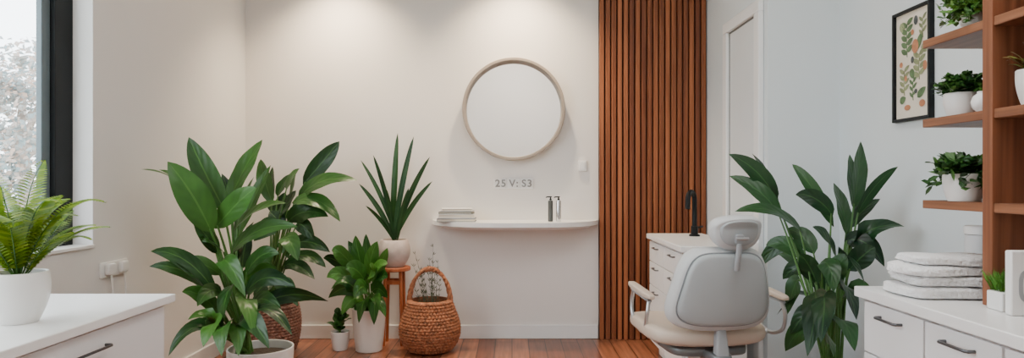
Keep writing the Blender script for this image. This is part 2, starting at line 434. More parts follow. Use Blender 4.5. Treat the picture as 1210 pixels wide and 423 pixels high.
b_ = NB(); bow(b_, sx0+.03, sx1-.03, .762, .7845, .29, taper=.06); part('apron', b_, M['cab'], fs, smooth=30)
bk = [('grey magazine at the bottom of the stack on the floating shelf', 'bookgrey', .25, .16, .022, .0),
      ('white book second from the bottom of the stack on the floating shelf', 'bookwhite', .235, .155, .028, .05),
      ('dark grey book third up in the stack on the floating shelf', 'bookdark', .22, .15, .014, -.06),
      ('pale book topmost of the stack on the floating shelf', 'bookwhite', .20, .14, .02, .1)]
z = .8155; bc = P(540, 255, 4.32)
for lab, mm, wd, dp, hh, an in bk:
    t = thing('book', lab, 'book', (bc.x, bc.y, z), 'stacked books on the floating shelf', an)
    b_ = NB(); box(b_, -wd/2, wd/2, -dp/2, dp/2, 0, hh*.2); box(b_, -wd/2, wd/2, -dp/2, dp/2, hh*.8, hh); box(b_, -wd/2, -wd/2+.004, -dp/2, dp/2, hh*.2, hh*.8)
    part('cover', b_, M[mm], t, local=True, bevel=.001)
    b_ = NB(); box(b_, -wd/2+.0045, wd/2-.006, -dp/2+.005, dp/2-.005, hh*.205, hh*.795); part('pages', b_, M['paper'], t, local=True, smooth=0)
    z += hh+.0008
def bottle(name, label, x, y, z, r, h, mb, mp):
    t = thing(name, label, 'soap dispenser', (x, y, z))
    b_ = NB(); lathe(b_, [(0, 0), (r*.95, 0), (r, .005), (r, h*.80), (r*.9, h*.83), (r*.4, h*.84), (r*.4, h*.86), (0, h*.86)], (x, y, z), 24); part('body', b_, M[mb], t)
    b_ = NB(); lathe(b_, [(0, h*.8605), (r*.5, h*.8605), (r*.5, h*.9), (r*.3, h*.91), (r*.3, h*.96), (r*.6, h*.965), (r*.6, h), (0, h)], (x, y, z), 16)
    tube(b_, [(x, y, z+h*.982), (x-r*1.5, y-.006, z+h*.978), (x-r*1.9, y-.006, z+h*.95)], r*.24, 8)
    part('pump', b_, M[mp], t)
q = P(650.5, 255, 4.3); bottle('soap_dispenser', 'slim black soap dispenser on the floating shelf', q.x, 4.3, .8155, .016, .165, 'bookdark', 'black')
q = P(660, 255, 4.28); bottle('soap_dispenser', 'slim chrome soap dispenser with black pump on the floating shelf', q.x, 4.28, .8155, .016, .165, 'chrome', 'black')
# sockets on back wall
so = thing('wall_socket', 'row of white wall socket plates below the round mirror', 'socket', (P(607, 217, BY).x, BY, 1.03))
b_ = NB(); c = P(607, 217, BY)
box(b_, c.x-.137, c.x+.137, BY-.008, BY-.0005, c.z-.037, c.z+.037); part('plate', b_, M['plastic'], so, bevel=.003)
def glyphs(txt, size, x, y, z, m, parent, name, ext, off):
    cu = bpy.data.curves.new('tmp', 'FONT'); cu.body = txt; cu.size = size; cu.extrude = ext; cu.align_x = 'CENTER'; cu.align_y = 'CENTER'; cu.offset = off; cu.space_character = 1.15
    ob = bpy.data.objects.new('tmp', cu); COL.objects.link(ob)
    dg = bpy.context.evaluated_depsgraph_get(); dg.update()
    me = bpy.data.meshes.new_from_object(ob.evaluated_get(dg)); bpy.data.objects.remove(ob); bpy.data.curves.remove(cu)
    bm = NB(); bm.from_mesh(me); bpy.data.meshes.remove(me)
    bmesh.ops.transform(bm, matrix=Matrix.Translation((x, y, z)) @ Matrix.Rotation(PI/2, 4, 'X'), verts=bm.verts[:])
    return part(name, bm, m, parent, smooth=0)
for k, tx in ((-1, '25'), (0, 'V:'), (1, 'S3')):
    x = c.x+k*.09
    b_ = NB(); box(b_, x-.043, x+.043, BY-.014, BY-.0082, c.z-.036, c.z+.036); i_ = part('insert', b_, M['trim'], so, bevel=.003)
    glyphs(tx, .070, x, BY-.0172, c.z, M['marking'], i_, 'marking', .003, .0012)
c = P(688, 196, BY)
so = thing('wall_switch', 'small white wall switch box left of the slat panel', 'switch', (c.x, BY, c.z-.035))
b_ = NB(); box(b_, c.x-.029, c.x+.029, BY-.02, BY-.0005, c.z-.036, c.z+.036); part('plate', b_, M['plastic'], so, bevel=.004)
b_ = NB(); box(b_, c.x-.018, c.x+.018, BY-.024, BY-.0202, c.z-.024, c.z+.024); part('rocker', b_, M['trim'], so, bevel=.003)
# socket on left wall
so = thing('wall_socket', 'double white socket on the left wall with plugged cables hanging down', 'socket', (LX, 3.0, .63))
b_ = NB(); box(b_, LX+.0005, LX+.010, 2.9, 3.1, .645, .715); part('plate', b_, M['plastic'], so, bevel=.003)
for y in (2.95, 3.05):
    b_ = NB(); superell(b_, (LX+.0225, y, .683), .012, .028, .026, .4); p_ = part('plug', b_, M['plastic'], so)
    b_ = NB(); tube(b_, bezpts((LX+.026, y, .662), (LX+.035, y+.01, .5), (LX+.03, y+.02, .2), 12), .0035, 8); part('cable', b_, M['plastic'], p_)

# ------------------------------------------------------------------ cabinets
def handle_y(bm, x, y0, y1, z, sgn, r=.006, off=.026):
    """bar handle running along Y on a front facing sgn*X"""
    tube(bm, [(x+sgn*.0005, y0+.008, z), (x+sgn*off*.8, y0+.008, z), (x+sgn*off, y0+.014, z), (x+sgn*off, y1-.014, z), (x+sgn*off*.8, y1-.008, z), (x+sgn*.0005, y1-.008, z)], r, 8)
def cabinet(label, xa, xb, y0, y1, ztop, front, rows, hz, hlen, group, hr=.0042):
    """front = +1 if the drawer fronts face +X (x = xb), -1 if they face -X (x = xa)"""
    t = thing('drawer_cabinet', label, 'cabinet', ((xa+xb)/2, (y0+y1)/2, 0), group)
    b_ = NB()
    th = .02
    if front > 0: bx0, bx1, fx0, fx1 = xa, xb-th, xb-th+.001, xb
    else: bx0, bx1, fx0, fx1 = xa+th, xb, xa, xa+th-.001
    box(b_, bx0, bx1, y0+.0005, y1-.0005, .08, ztop); box(b_, bx0+.03, bx1-.03, y0+.01, y1-.01, 0, .0799)
    part('body', b_, M['cab'], t, bevel=.002)
    for (z0, z1), hzz in zip(rows, hz):
        b_ = NB(); box(b_, fx0, fx1, y0+.003, y1-.003, z0, z1); d_ = part('drawer', b_, M['cab'], t, bevel=.002)
        b_ = NB(); yc = (y0+y1)/2
        handle_y(b_, fx1 if front > 0 else fx0, yc-hlen/2, yc+hlen/2, hzz, front, hr, .022); part('handle', b_, M['handle'], d_)
    return t
rowsR = [(.555, .708), (.33, .55), (.09, .325)]
for lab, y0, y1 in (('white drawer cabinet under the towels, farthest of the right hand row', 1.735, 2.03), ('white drawer cabinet second from the far end of the right hand row', 1.455, 1.733), ('white drawer cabinet third from the far end of the right hand row', 1.17, 1.453), ('nearest white drawer cabinet of the right hand row', .9, 1.168)):
    cabinet(lab, 1.09, RX-.002, y0, y1, .718, -1, rowsR, (.675, .505, .28), .12, 'white drawer cabinets along the right wall')
b_ = NB(); box(b_, 1.07, RX-.001, .88, 2.05, .719, .75); tag(part('worktop', b_, M['top'], bevel=.003), 'long white worktop along the right wall carrying towels and shelving', 'worktop')
rowsL = [(.46, .665), (.26, .455), (.09, .255)]
for lab, y0, y1 in (('white drawer cabinet at the far end under the left counter', 1.36, 2.17), ('nearer white drawer cabinet under the left counter', .56, 1.355)):
    cabinet(lab, LX+.016, -1.15, y0, y1, .672, 1, rowsL, (.615, .41, .21), .19, 'white drawer cabinets under the window')
b_ = NB(); box(b_, LX+.001, -1.13, .53, 2.2, .673, .70); tag(part('worktop', b_, M['top'], bevel=.003), 'white countertop under the window carrying the fern', 'worktop')
# low cabinet
t = thing('low_cabinet', 'white low cabinet of drawers behind the treatment chair', 'cabinet', (1.03, 3.73, 0))
b_ = NB(); box(b_, .885, 1.195, 3.33, 4.13, .08, .7185); box(b_, .92, 1.18, 3.36, 4.1, 0, .0799); part('body', b_, M['cab'], t, bevel=.002)
b_ = NB(); box(b_, .85, 1.205, 3.31, 4.15, .719, .75); part('countertop', b_, M['top'], t, bevel=.004)
for (z0, z1) in ((.585, .705), (.44, .58), (.27, .435), (.09, .265)):
    for (y0, y1) in ((3.335, 3.728), (3.732, 4.125)):
        b_ = NB(); box(b_, .866, .8845, y0, y1, z0, z1); d_ = part('drawer', b_, M['cab'], t, bevel=.002)
        b_ = NB(); yc = (y0+y1)/2; handle_y(b_, .866, yc-.06, yc+.06, z1-.03, -1, .004, .018); part('handle', b_, M['handle'], d_)
fc = thing('faucet', 'black gooseneck faucet on the low white cabinet', 'faucet', (1.095, 3.93, .7505))
b_ = NB(); lathe(b_, [(0, 0), (.032, 0), (.032, .008), (.021, .014), (.021, .06), (0, .06)], (1.095, 3.93, .7505), 24); part('base', b_, M['black'], fc)
pts = [(1.095, 3.93, .78), (1.095, 3.93, .97)]+[(1.095-.028*(1-math.cos(a)), 3.93-.03*(1-math.cos(a)), .97+.045*math.sin(a)) for a in [PI*k/10 for k in range(1, 11)]]+[(1.036, 3.865, .915)]
b_ = NB(); tube(b_, pts, .0155, 12); part('spout', b_, M['black'], fc)
b_ = NB(); tube(b_, [(1.112, 3.93, .80), (1.145, 3.925, .81)], .006, 8); part('lever', b_, M['black'], fc)

# ------------------------------------------------------------------ plants
def pot(bm, c, r0, r1, h, belly=0.0, wall=.008, seg=48):
    pr = [(0, 0), (r0*.92, 0), (r0, .006)]
    for k in range(1, 9):
        t = k/9; pr.append((r0+(r1-r0)*t+belly*math.sin(PI*t), .006+(h-.006)*t))
    pr += [(r1, h-.002), (r1-.002, h), (r1-wall+.002, h), (r1-wall, h-.002), (r1-wall-.004+belly*.2, h*.8), (0, h*.8)]
    lathe(bm, pr, c, seg)
def soil(bm, c, r, z):
    lathe(bm, [(0, z+.008), (r*.6, z+.006), (r, z)], c, 32)
def hint(k=1.0):
    return Vector((random.uniform(-1, 1)*k, -.8, random.uniform(.0, 1.0)))
def spec_plant(root, crown, specs, d0, lm, sm, clamp, fold=.3, stemr=.006, a=.62, b=.85, rip=.06, bow=.12, wk=.9, extra=0, bk=1.0):
    bl, bs = leafbm(), NB()
    specs = list(specs)
    base = list(specs)
    for k in range(extra):
        s = list(base[(k*7+3) % len(base)]); sh = random.uniform(-.35, .35)
        bx, by, tx, ty = s[:4]; dx, dy = tx-bx, ty-by
        s[2] = bx+dx*math.cos(sh)*.8-dy*math.sin(sh)*.8; s[3] = by+dx*math.sin(sh)*.8+dy*math.cos(sh)*.8
        s[0] += random.uniform(-8, 8); s[1] += random.uniform(-2, 14); s[4] *= .8; s[5] += .14; s[6] += .18
        specs.append(tuple(s))
    for s in specs:
        bx, by, tx, ty, wpx, db, dt = s[:7]
        p0 = P(bx, by, d0+db); p2 = P(tx, ty, d0+dt)
        L_ = (p2-p0).length
        bo = (s[7] if len(s) > 7 else bow)*bk
        p1 = (p0+p2)/2+Vector((random.uniform(-.12, .12)*L_, -.06*L_, bo*L_*1.3))
        leaf(bl, p0, p1, p2, wk*wpx*d0/F, hint(), fold*random.uniform(.7, 1.5), 12, a, b, rip)
        cr = Vector(crown)+Vector((random.uniform(-.03, .03), random.uniform(-.03, .03), 0))
        mid = Vector((cr.x*.6+p0.x*.4, cr.y*.6+p0.y*.4, max(cr.z+.55*(p0.z-cr.z), cr.z+.02)))
        if (p0-cr).length > .02:
            tube(bs, bezpts(cr, mid, p0+(p1-p0)*.1, 8), [stemr*(1.3-.7*k/8) for k in range(9)], 7)
    clampv(bl, **clamp); clampv(bs, **clamp)
    st = part('stems', bs, M[sm], root); part('foliage', bl, M[lm], root, smooth=180)

# A: big broad-leaved plant by the left wall
cA = Vector((P(308, 400, 3.3).x, 3.3, 0))
t = thing('potted_plant', 'largest broad leaved green plant in a white floor pot by the left wall', 'plant', cA)
b_ = NB(); pot(b_, cA, .125, .16, .245, .01); part('pot', b_, M['pot'], t)
b_ = NB(); soil(b_, cA, .145, .205); part('soil', b_, M['soil'], t)
specA = [
 (266,250,223,162,34,-.1,-.15,.05), (270,240,310,165,36,0,.1,.05), (250,275,198,191,44,-.15,-.25,.05),
 (240,245,167,200,18,-.1,-.28,.15), (254,270,303,222,34,-.1,-.2,.1), (272,300,352,268,30,0,-.1,.15),
 (278,285,320,195,24,.15,.25,.05), (254,345,178,297,24,-.2,-.3,.2), (250,350,176,315,20,-.2,-.3,.2),
 (262,345,233,362,22,-.2,-.4,.2), (268,395,222,378,24,-.2,-.35,.3), (268,402,199,421,26,-.15,-.4,.4),
 (280,335,262,392,30,-.2,-.35,.25), (288,350,348,338,28,-.05,-.15,.25), (283,385,318,412,28,-.25,-.45,.3),
 (295,372,388,356,24,-.05,0,.2), (266,300,236,282,18,-.1,-.2,.2), (290,325,330,300,26,0,-.1,.2),
 (275,262,262,205,22,.05,.05,.02), (288,360,300,395,28,-.15,-.42,.3), (260,372,215,345,24,-.15,-.3,.2),
 (262,385,240,410,28,-.25,-.45,.3), (290,380,345,396,26,-.2,-.4,.3), (262,325,212,308,20,-.15,-.25,.15),
 (280,310,300,262,28,.05,.05,.05), (282,395,282,421,28,-.2,-.45,.4), (275,398,262,421,28,-.25,-.5,.4),
 (258,300,228,262,22,-.1,-.2,.1), (285,340,325,318,26,.05,.05,.2), (278,270,338,240,26,.05,.1,.15), (262,310,290,350,26,-.2,-.35,.3),
 (295,365,335,375,24,-.1,-.25,.3)]
spec_plant(t, cA+Vector((-.08, 0, .215)), specA, 3.25, 'leafA', 'stem', dict(x0=-1.80, y1=3.86), stemr=.008, wk=.80, extra=7, bk=1.3)
# B: plant in woven basket behind
cB = Vector((P(316, 400, 4.13).x, 4.13, 0))
def weave(bm, c, prof, coils, seg=120, amp=.007, wall=.02, nang=40):
    """prof: function t->(r,z)"""
    n = coils*6; rows = []
    for i in range(n+1):
        t = i/n; r, z = prof(t); row = []
        ci = int(t*coils*.9999)
        rr = r+amp*(abs(math.sin(PI*t*coils))-.5)
        for k in range(seg):
            th = 2*PI*k/seg
            r2 = rr+amp*.55*math.sin(nang*th+(PI if ci % 2 else 0))
            row.append(bm.verts.new((c.x+r2*math.cos(th), c.y+r2*math.sin(th), c.z+z)))
        rows.append(row)
    for t in (1, .75, .5, .25, .03):
        r, z = prof(t); r -= wall
        rows.append([bm.verts.new((c.x+r*math.cos(2*PI*k/seg), c.y+r*math.sin(2*PI*k/seg), c.z+z+(.004 if t == 1 else 0))) for k in range(seg)])
    for a, bb in zip(rows, rows[1:]):
        for k in range(seg):
            j = (k+1) % seg; bm.faces.new((a[k], a[j], bb[j], bb[k]))
    bm.faces.new(rows[0][::-1]); bm.faces.new(rows[-1])
t = thing('potted_plant', 'tall green plant in a round woven basket behind the largest plant', 'plant', cB)
b_ = NB(); weave(b_, cB, lambda t: (.14+.06*math.sin(PI*(.15+.6*t)), .012+.295*t), 16, nang=42, amp=.008, seg=200); part('basket', b_, M['basket2'], t)
b_ = NB(); soil(b_, cB, .155, .25); part('soil', b_, M['soil'], t)
specB = [(358,218,401,167,24,.05,.05,.05), (352,235,422,213,24,0,-.1,.15), (338,225,354,199,16,0,0,.1), (322,240,308,188,22,.05,.1,.05),
 (345,240,402,262,24,-.05,-.1,.25), (340,262,388,256,26,-.05,-.1,.2), (335,280,352,308,24,-.1,-.2,.25), (342,290,390,298,20,0,0,.2),
 (330,265,300,285,24,-.05,-.15,.2), (350,265,372,285,20,-.05,-.1,.25), (325,300,298,320,24,-.05,-.15,.25), (335,315,372,330,22,0,-.05,.25),
 (328,232,345,205,18,.05,.1,.02), (330,255,350,225,26,.0,0,.05), (325,335,300,352,22,-.05,-.1,.25), (332,270,318,250,22,0,0,.1), (340,305,385,316,18,.05,.05,.2), (328,335,352,362,22,-.1,-.2,.3)]
spec_plant(t, cB+Vector((0, 0, .26)), specB, 4.1, 'leafB', 'stem', dict(x0=-1.80, y1=4.47, y0=3.87), stemr=.007, extra=6, bk=1.3)
# stool + C
sc = Vector((P(466, 318, 4.36).x, 4.36, 0))
t = thing('plant_stool', 'small reddish wooden stool carrying the upright spiky plant', 'stool', sc)
b_ = NB(); lathe(b_, [(0, .487), (.103, .487), (.108, .492), (.108, .508), (.104, .512), (0, .512)], sc, 40); part('seat', b_, M['stoolwood'], t)
for sx in (-1, 1):
    for sy in (-1, 1):
        b_ = NB(); tube(b_, [sc+Vector((sx*.06, sy*.062, 0)), sc+Vector((sx*.05, sy*.055, .4865))], [.010, .012], 10); part('leg', b_, M['stoolwood'], t)
for s in (-1, 1):
    b_ = NB(); box(b_, sc.x-.045, sc.x+.045, sc.y+s*.057-.006, sc.y+s*.057+.006, .40, .425)
    part('stretcher', b_, M['stoolwood'], t, bevel=.002)
cC = sc+Vector((0, 0, .513))
t = thing('potted_plant', 'upright spiky plant with long blades in a beige round pot on the stool', 'plant', cC)
b_ = NB(); pot(b_, cC, .068, .088, .18, .028); part('pot', b_, M['potgrey'], t)
b_ = NB(); soil(b_, cC, .078, .16); part('soil', b_, M['soil'], t)
bl = leafbm()
for tx, ty, wp, dt in ((470,157,8,.04), (489,161,7,-.02), (508,185,7,0), (511,214,6,-.05), (441,183,7,0), (424,217,6,-.05), (426,189,5.5,.05), (456,222,6,-.06), (432,243,5,-.08), (483,222,6,-.04)):
    p0 = cC+Vector((random.uniform(-.02, .02), random.uniform(-.03, .03), .165)); p2 = P(tx, ty, 4.34+dt)
    p1 = (p0+p2)/2+Vector(((p0.x-p2.x)*.16, 0, .03))
    leaf(bl, p0, p1, p2, wp*4.34/F, (random.uniform(-.7, .7), -1, .2), .4, 14, .6, .62, .02)
clampv(bl, y1=4.47); part('foliage', bl, M['leafC'], t, smooth=180)
# rosette-like bushy plants
def rosette(bm, c, n, lmin, lmax, w, up0, up1, seed, a=.6, b=.8, fold=.25, droop=.35, zs=0.0, bs=None, sr=.003):
    r = random.Random(seed)
    for k in range(n):
        az = k*2.399+r.uniform(-.3, .3); el = up0+(up1-up0)*r.random(); L_ = r.uniform(lmin, lmax)
        d = Vector((math.cos(az)*math.cos(el), math.sin(az)*math.cos(el), math.sin(el)))
        st = r.uniform(.25, .6)*L_
        b0 = c+Vector((d.x*.01, d.y*.01, zs*r.random())); p0 = b0+d*st
        p2 = p0+d*L_*.75-Vector((0, 0, droop*L_*r.uniform(.3, 1)))
        p1 = p0+d*L_*.42+Vector((0, 0, .05*L_))
        leaf(bm, p0, p1, p2, w*r.uniform(.8, 1.2), Vector((r.uniform(-.3, .3), r.uniform(-.6, 0), 1)), fold, 8, a, b, .04)
        if bs is not None: tube(bs, bezpts(b0, (b0+p0)/2+Vector((0, 0, .01)), p0, 4), sr, 5)
def bushy(bm, bs, c, rx, rz, n, ll, w, seed, tr=0, ns=3):
    """small-leaved compact crown: sprigs from c, each carrying small round leaves"""
    r = random.Random(seed)
    for k in range(n):
        az = k*2.399; el = math.asin(r.uniform(-.15 if tr else .05, 1.0))
        d = Vector((math.cos(az)*math.cos(el)*rx, math.sin(az)*math.cos(el)*rx, math.sin(el)*rz))*r.uniform(.75, 1.05)
        if tr and el < .4: d.z -= tr*r.random()
        q = c+d; m_ = c+d*.5+Vector((0, 0, rz*.35)); pts = bezpts(c, m_, q, 6); tube(bs, pts, .0009, 4)
        for i in range(2, 7):
            for s in range(ns):
                e = (d.normalized()*.5+Vector((r.gauss(0, 1), r.gauss(0, 1), r.gauss(0, .7)+.2))).normalized()*ll*r.uniform(.7, 1.2)
                leaf(bm, pts[i], pts[i]+e*.5+Vector((0, 0, ll*.1)), pts[i]+e, w, (r.uniform(-.6, .6), r.uniform(-1, .2), 1), .2, 3, .55, .6)
cD = Vector((P(436, 413, 4.18).x, 4.18, 0))
t = thing('potted_plant', 'bushy bright green plant in a tall white pot beside the stool', 'plant', cD)
b_ = NB(); pot(b_, cD, .083, .105, .27, .004); part('pot', b_, M['pot'], t)
b_ = NB(); soil(b_, cD, .094, .235); part('soil', b_, M['soil'], t)
specD = [(432,330,420,278,20,0,.05,.05), (436,325,446,285,20,0,0,.05), (424,325,392,296,22,-.05,-.05,.35), (440,332,458,312,20,-.05,-.1,.35), (425,342,386,328,22,-.08,-.1,.4),
 (430,330,408,318,24,-.1,-.18,.35), (436,335,440,318,24,-.1,-.2,.3), (428,350,388,352,20,-.05,-.1,.45), (434,345,418,352,22,-.1,-.24,.5), (440,345,458,352,20,-.05,-.1,.5),
 (430,355,404,372,20,-.06,-.12,.5), (438,355,456,375,20,-.08,-.16,.5), (432,355,424,382,22,-.1,-.2,.5), (430,332,412,284,18,.05,.08,.1), (438,330,434,276,16,.05,.1,.1),
 (420,335,382,305,18,0,.05,.3), (442,338,458,328,18,0,-.05,.4), (440,352,442,384,20,-.1,-.2,.5), (425,348,394,338,20,-.1,-.15,.45), (440,335,458,293,16,.0,.0,.1)]
spec_plant(t, cD+Vector((0, 0, .24)), specD, 4.18, 'leafD', 'stem', dict(y1=4.245, z0=.2, x1=-.765), stemr=.004, extra=9)
cE = Vector((P(402, 413, 4.2).x, 4.2, 0))
t = thing('potted_plant', 'tiny plant in the smallest white pot on the floor', 'plant', cE)
b_ = NB(); pot(b_, cE, .045, .06, .12, .003, .006); part('pot', b_, M['pot'], t)
b_ = NB(); soil(b_, cE, .052, .104); part('soil', b_, M['soil'], t)
bl, bs = leafbm(), NB(); rosette(bl, cE+Vector((-.0, 0, .108)), 26, .06, .11, .045, .6, 1.45, 5, bs=bs, zs=.06)
clampv(bl, x1=cE.x+.075)
part('stems', bs, M['stem'], t); part('foliage', bl, M['leafD'], t, smooth=180)
# F: handled basket
cF = Vector((P(508, 416, 4.17).x, 4.17, 0))
t = thing('wicker_basket', 'round woven brown basket with tall arched handle on the floor', 'basket', cF)
KP = [(0, .136), (.12, .167), (.3, .188), (.48, .190), (.66, .176), (.82, .156), (1, .137)]
def pear(t):
    for (t0, r0), (t1, r1) in zip(KP, KP[1:]):
        if t <= t1:
            u = (t-t0)/(t1-t0); return (r0+(r1-r0)*u, .010+.315*t)
    return (KP[-1][1], .325)
b_ = NB(); weave(b_, cF, pear, 17, nang=46, amp=.0085, seg=230, wall=.02); part('body', b_, M['basket'], t)
b_ = NB()
for k in range(3):
    pts = []
    for i in range(49):
        th = PI*i/48; rr = .130
        ph = i*.75+k*2*PI/3
        pts.append(cF+Vector((-rr*spow(math.cos(th), 1.0)*(1-.10*math.sin(th))+.010*math.cos(ph)*math.cos(th), .011*math.sin(ph), .303+.218*math.sin(th)**.75+.009*math.cos(ph))))
    tube(b_, pts, .0105, 8)
part('handle', b_, M['basket'], t)
rnd = random.Random(11)
tb = leafbm()
for k in range(14):
    p0 = cF+Vector((.02+rnd.uniform(-.02, .02), .05+rnd.uniform(-.02, .02), .03)); p2 = P(rnd.uniform(486, 520), rnd.uniform(290, 335), 4.24+rnd.uniform(-.04, .06))
    p1 = (p0+p2)/2+Vector((0, 0, .05)); pts = bezpts(p0, p1, p2, 10); tube(tb, pts, [.002]*6+[.0016, .0014, .0012, .001, .0008], 5)
    for q in pts[5:]:
        for s in range(3):
            e = Vector((rnd.uniform(-1, 1), rnd.uniform(-.5, .5), rnd.uniform(.4, 1.4))).normalized()*.028
            leaf(tb, q, q+e*.5, q+e, .0045, (0, -1, .3), n=2)
bmesh.ops.translate(tb, verts=tb.verts[:], vec=-(cF+Vector((.02, .05, .03))))
tw = tag(part('dried_twigs', tb, M['twig']), 'bunch of thin grey green sprigs standing in the handled basket', 'twigs'); tw.location = cF+Vector((.02, .05, .03))

# fern on left counter
cG = Vector((P(22, 388, 1.75).x, 1.75, .7005))
t = thing('potted_fern', 'lush light green fern in a white round pot on the window counter', 'fern', cG)
b_ = NB(); pot(b_, cG, .048, .068, .135, .012); part('pot', b_, M['pot'], t)
b_ = NB(); soil(b_, cG, .058, .115); part('soil', b_, M['soil'], t)
bl, bs = leafbm(), NB(); rnd = random.Random(4)
for k in range(34):
    az = k*2.399; el = rnd.uniform(.9, 1.52); L_ = rnd.uniform(.26, .42)
    if el < 1.15: L_ *= .78
    d = Vector((math.cos(az)*math.cos(el), math.sin(az)*math.cos(el), math.sin(el))); h = Vector((d.x, d.y, 0)).normalized()
    p0 = cG+Vector((d.x*.02, d.y*.02, .118)); p1 = p0+d*L_*.64; p2 = p1+h*L_*.32+Vector((0, 0, rnd.uniform(-.06, .09)))
    pts = bezpts(p0, p1, p2, 34); tube(bs, pts, [.0018*(1-.6*i/34) for i in range(35)], 5)
    for i in range(3, 35):
        tt = i/34; q = pts[i]; tan = (pts[min(i+1, 34)]-pts[i-1]).normalized(); s = tan.cross(Vector((0, 0, 1)))
        if s.length < .2: s = Vector((math.sin(az), -math.cos(az), 0))
        s.normalize()
        ll = .052*math.sin(PI*min(1, (tt-.08)*1.0+.08))**.7*(1.1-.5*tt)
        for sg in (-1, 1):
            e = (s*sg+tan*.5-Vector((0, 0, .1))).normalized()*ll
            leaf(bl, q, q+e*.5+Vector((0, 0, .003)), q+e, .010, (h.x*.3, h.y*.3-.4, .8), .2, 3, .35, .6)
clampv(bl, x0=LX+.02, z0=.712); clampv(bs, x0=LX+.02)
part('stems', bs, M['stem'], t); part('foliage', bl, M['fern'], t, smooth=180)

# right nook plant
cR = Vector((P(981, 400, 2.8).x, 2.8, 0))
t = thing('potted_plant', 'large dark green plant in the nook right of the treatment chair', 'plant', cR)
b_ = NB(); pot(b_, cR, .12, .155, .28, .006); part('pot', b_, M['pot'], t)
b_ = NB(); soil(b_, cR, .142, .245); part('soil', b_, M['soil'], t)
specR = [(918,238,861,182,24,.25,.3,.1), (922,256,862,208,24,.2,.3,.1), (948,275,868,250,24,.15,.2,.2), (1008,245,1017,167,26,0,.1,.02), (1000,278,985,216,28,0,.1,.05),
 (1012,255,1061,197,14,0,-.05,.1), (985,268,936,194,17,.1,.2,.15), (984,255,940,230,22,.05,.1,.2), (1004,292,1069,268,28,0,-.1,.2), (988,305,960,268,26,-.05,-.1,.1),
 (950,305,905,290,22,.25,.35,.25), (1002,320,1034,292,26,-.05,-.1,.15), (962,345,954,421,30,-.05,-.2,.25), (955,350,918,372,24,.2,.3,.3), (972,350,970,405,28,-.1,-.3,.25),
 (992,335,1012,378,26,-.1,-.25,.3), (990,300,1022,335,24,-.1,-.2,.3), (960,320,925,330,24,.2,.28,.3), (998,285,1045,315,24,0,-.1,.3),
 (962,300,930,270,24,.15,.25,.15), (985,380,1010,415,28,-.1,-.3,.3), (960,390,928,415,28,.15,.25,.3), (1004,270,1040,235,19,.05,.05,.1), (980,340,1000,300,26,-.1,-.15,.1),
 (965,335,945,300,26,.1,.1,.1), (975,400,985,422,28,-.15,-.35,.3), (940,290,895,318,22,.3,.4,.3),
 (965,370,934,395,26,.15,.22,.3), (995,355,1030,345,24,0,-.1,.3), (970,310,985,345,24,-.1,-.2,.3), (945,330,930,372,24,.2,.25,.3)]
spec_plant(t, cR+Vector((0, 0, .25)), specR, 2.78, 'leafR', 'stem', dict(x1=1.685, y1=3.28), stemr=.0055, fold=.25, wk=.98, extra=5, bk=1.3)

# ------------------------------------------------------------------ treatment chair (local frame, faces +y)
ch = thing('treatment_chair', 'pale grey treatment chair with headrest and armrests seen from behind', 'chair', (.81, 2.88, 0), None, math.radians(6))
def lp(name, bm, m, par=None, **k): return part(name, bm, M[m], par or ch, local=True, **k)
b_ = NB(); lathe(b_, [(0, 0), (.25, 0), (.26, .01), (.255, .025), (.1, .045), (.05, .06), (0, .06)], Vector((0, 0, 0)), 48); lp('base', b_, 'metal')
b_ = NB(); lathe(b_, [(0, .061), (.05, .061), (.05, .2), (.036, .205), (.036, .355), (0, .355)], Vector((0, 0, 0)), 32); lp('column', b_, 'metal')
b_ = NB(); superell(b_, (0, 0, .375), .17, .19, .025, .4); lp('seat_plate', b_, 'darkmetal')
def seatdef(v):
    return Vector((v.x*(1-.06*(v.y/.26)), v.y, v.z-.02*max(0, v.y/.26)**2+.012*(v.x/.24)**2))
b_ = NB(); superell(b_, (-.008, .03, .436), .252, .27, .042, .5, seatdef, 48, 24); lp('seat', b_, 'cream')
rec = math.radians(12)
RT = Matrix.Rotation(rec, 3, 'X')
# backrest outline: broad and squarish, narrower at the shoulders, rounded lower corners
def backout(k, n=80):
    o = []
    for i in range(n):
        a = 2*PI*i/n; c, s = math.cos(a), math.sin(a)
        x = .192*spow(c, .44); z = .169*spow(s, .44 if s > 0 else .58)
        x *= 1.0-.19*(z/.17)
        o.append((x*k[0], z*k[1]))
    return o
def bd(cy, cz, curve=.9):
    def f(v):
        v = RT @ Vector((v.x, v.y+curve*v.x**2+.4*(v.z+.02)**2, v.z))
        return Vector((v.x, v.y+cy, v.z+cz))
    return f
b_ = NB(); slab(b_, backout((1.05, 1.02)), .075, bd(-.275, .645)); lp('backrest', b_, 'vinyl', smooth=60)
b_ = NB(); slab(b_, backout((.90, .88)), .028, bd(-.320, .648)); bs_ = lp('back_shell', b_, 'vinylback', smooth=60)
f_ = bd(-.317, .648); b_ = NB(); tube(b_, [f_(Vector((x, 0, z))) for x, z in backout((.915, .895), 96)], .003, 6, closed=True); lp('piping', b_, 'piping', bs_)
b_ = NB(); tube(b_, [(.016, -.362, .735), (.017, -.378, .79), (.018, -.386, .84)], [.012, .011, .010], 12)
lp('headrest_post', b_, 'armgrey')
HX = .028
def headout(k=1.0):
    o = []
    for i in range(48):
        a = 2*PI*i/48; c, s = math.cos(a), math.sin(a)
        x = .100*spow(c, .80); z = .073*spow(s, .84); x *= 1+.10*z/.08
        o.append((x*k, z*k))
    return o
def hd(dy):
    def f(v):
        v = RT @ Vector((v.x, v.y+2.2*v.x**2-.45*max(0, v.z-.02)+3*v.z**2*(v.z < 0), v.z)); return Vector((v.x+HX, v.y-.335+dy, v.z+.878))
    return f
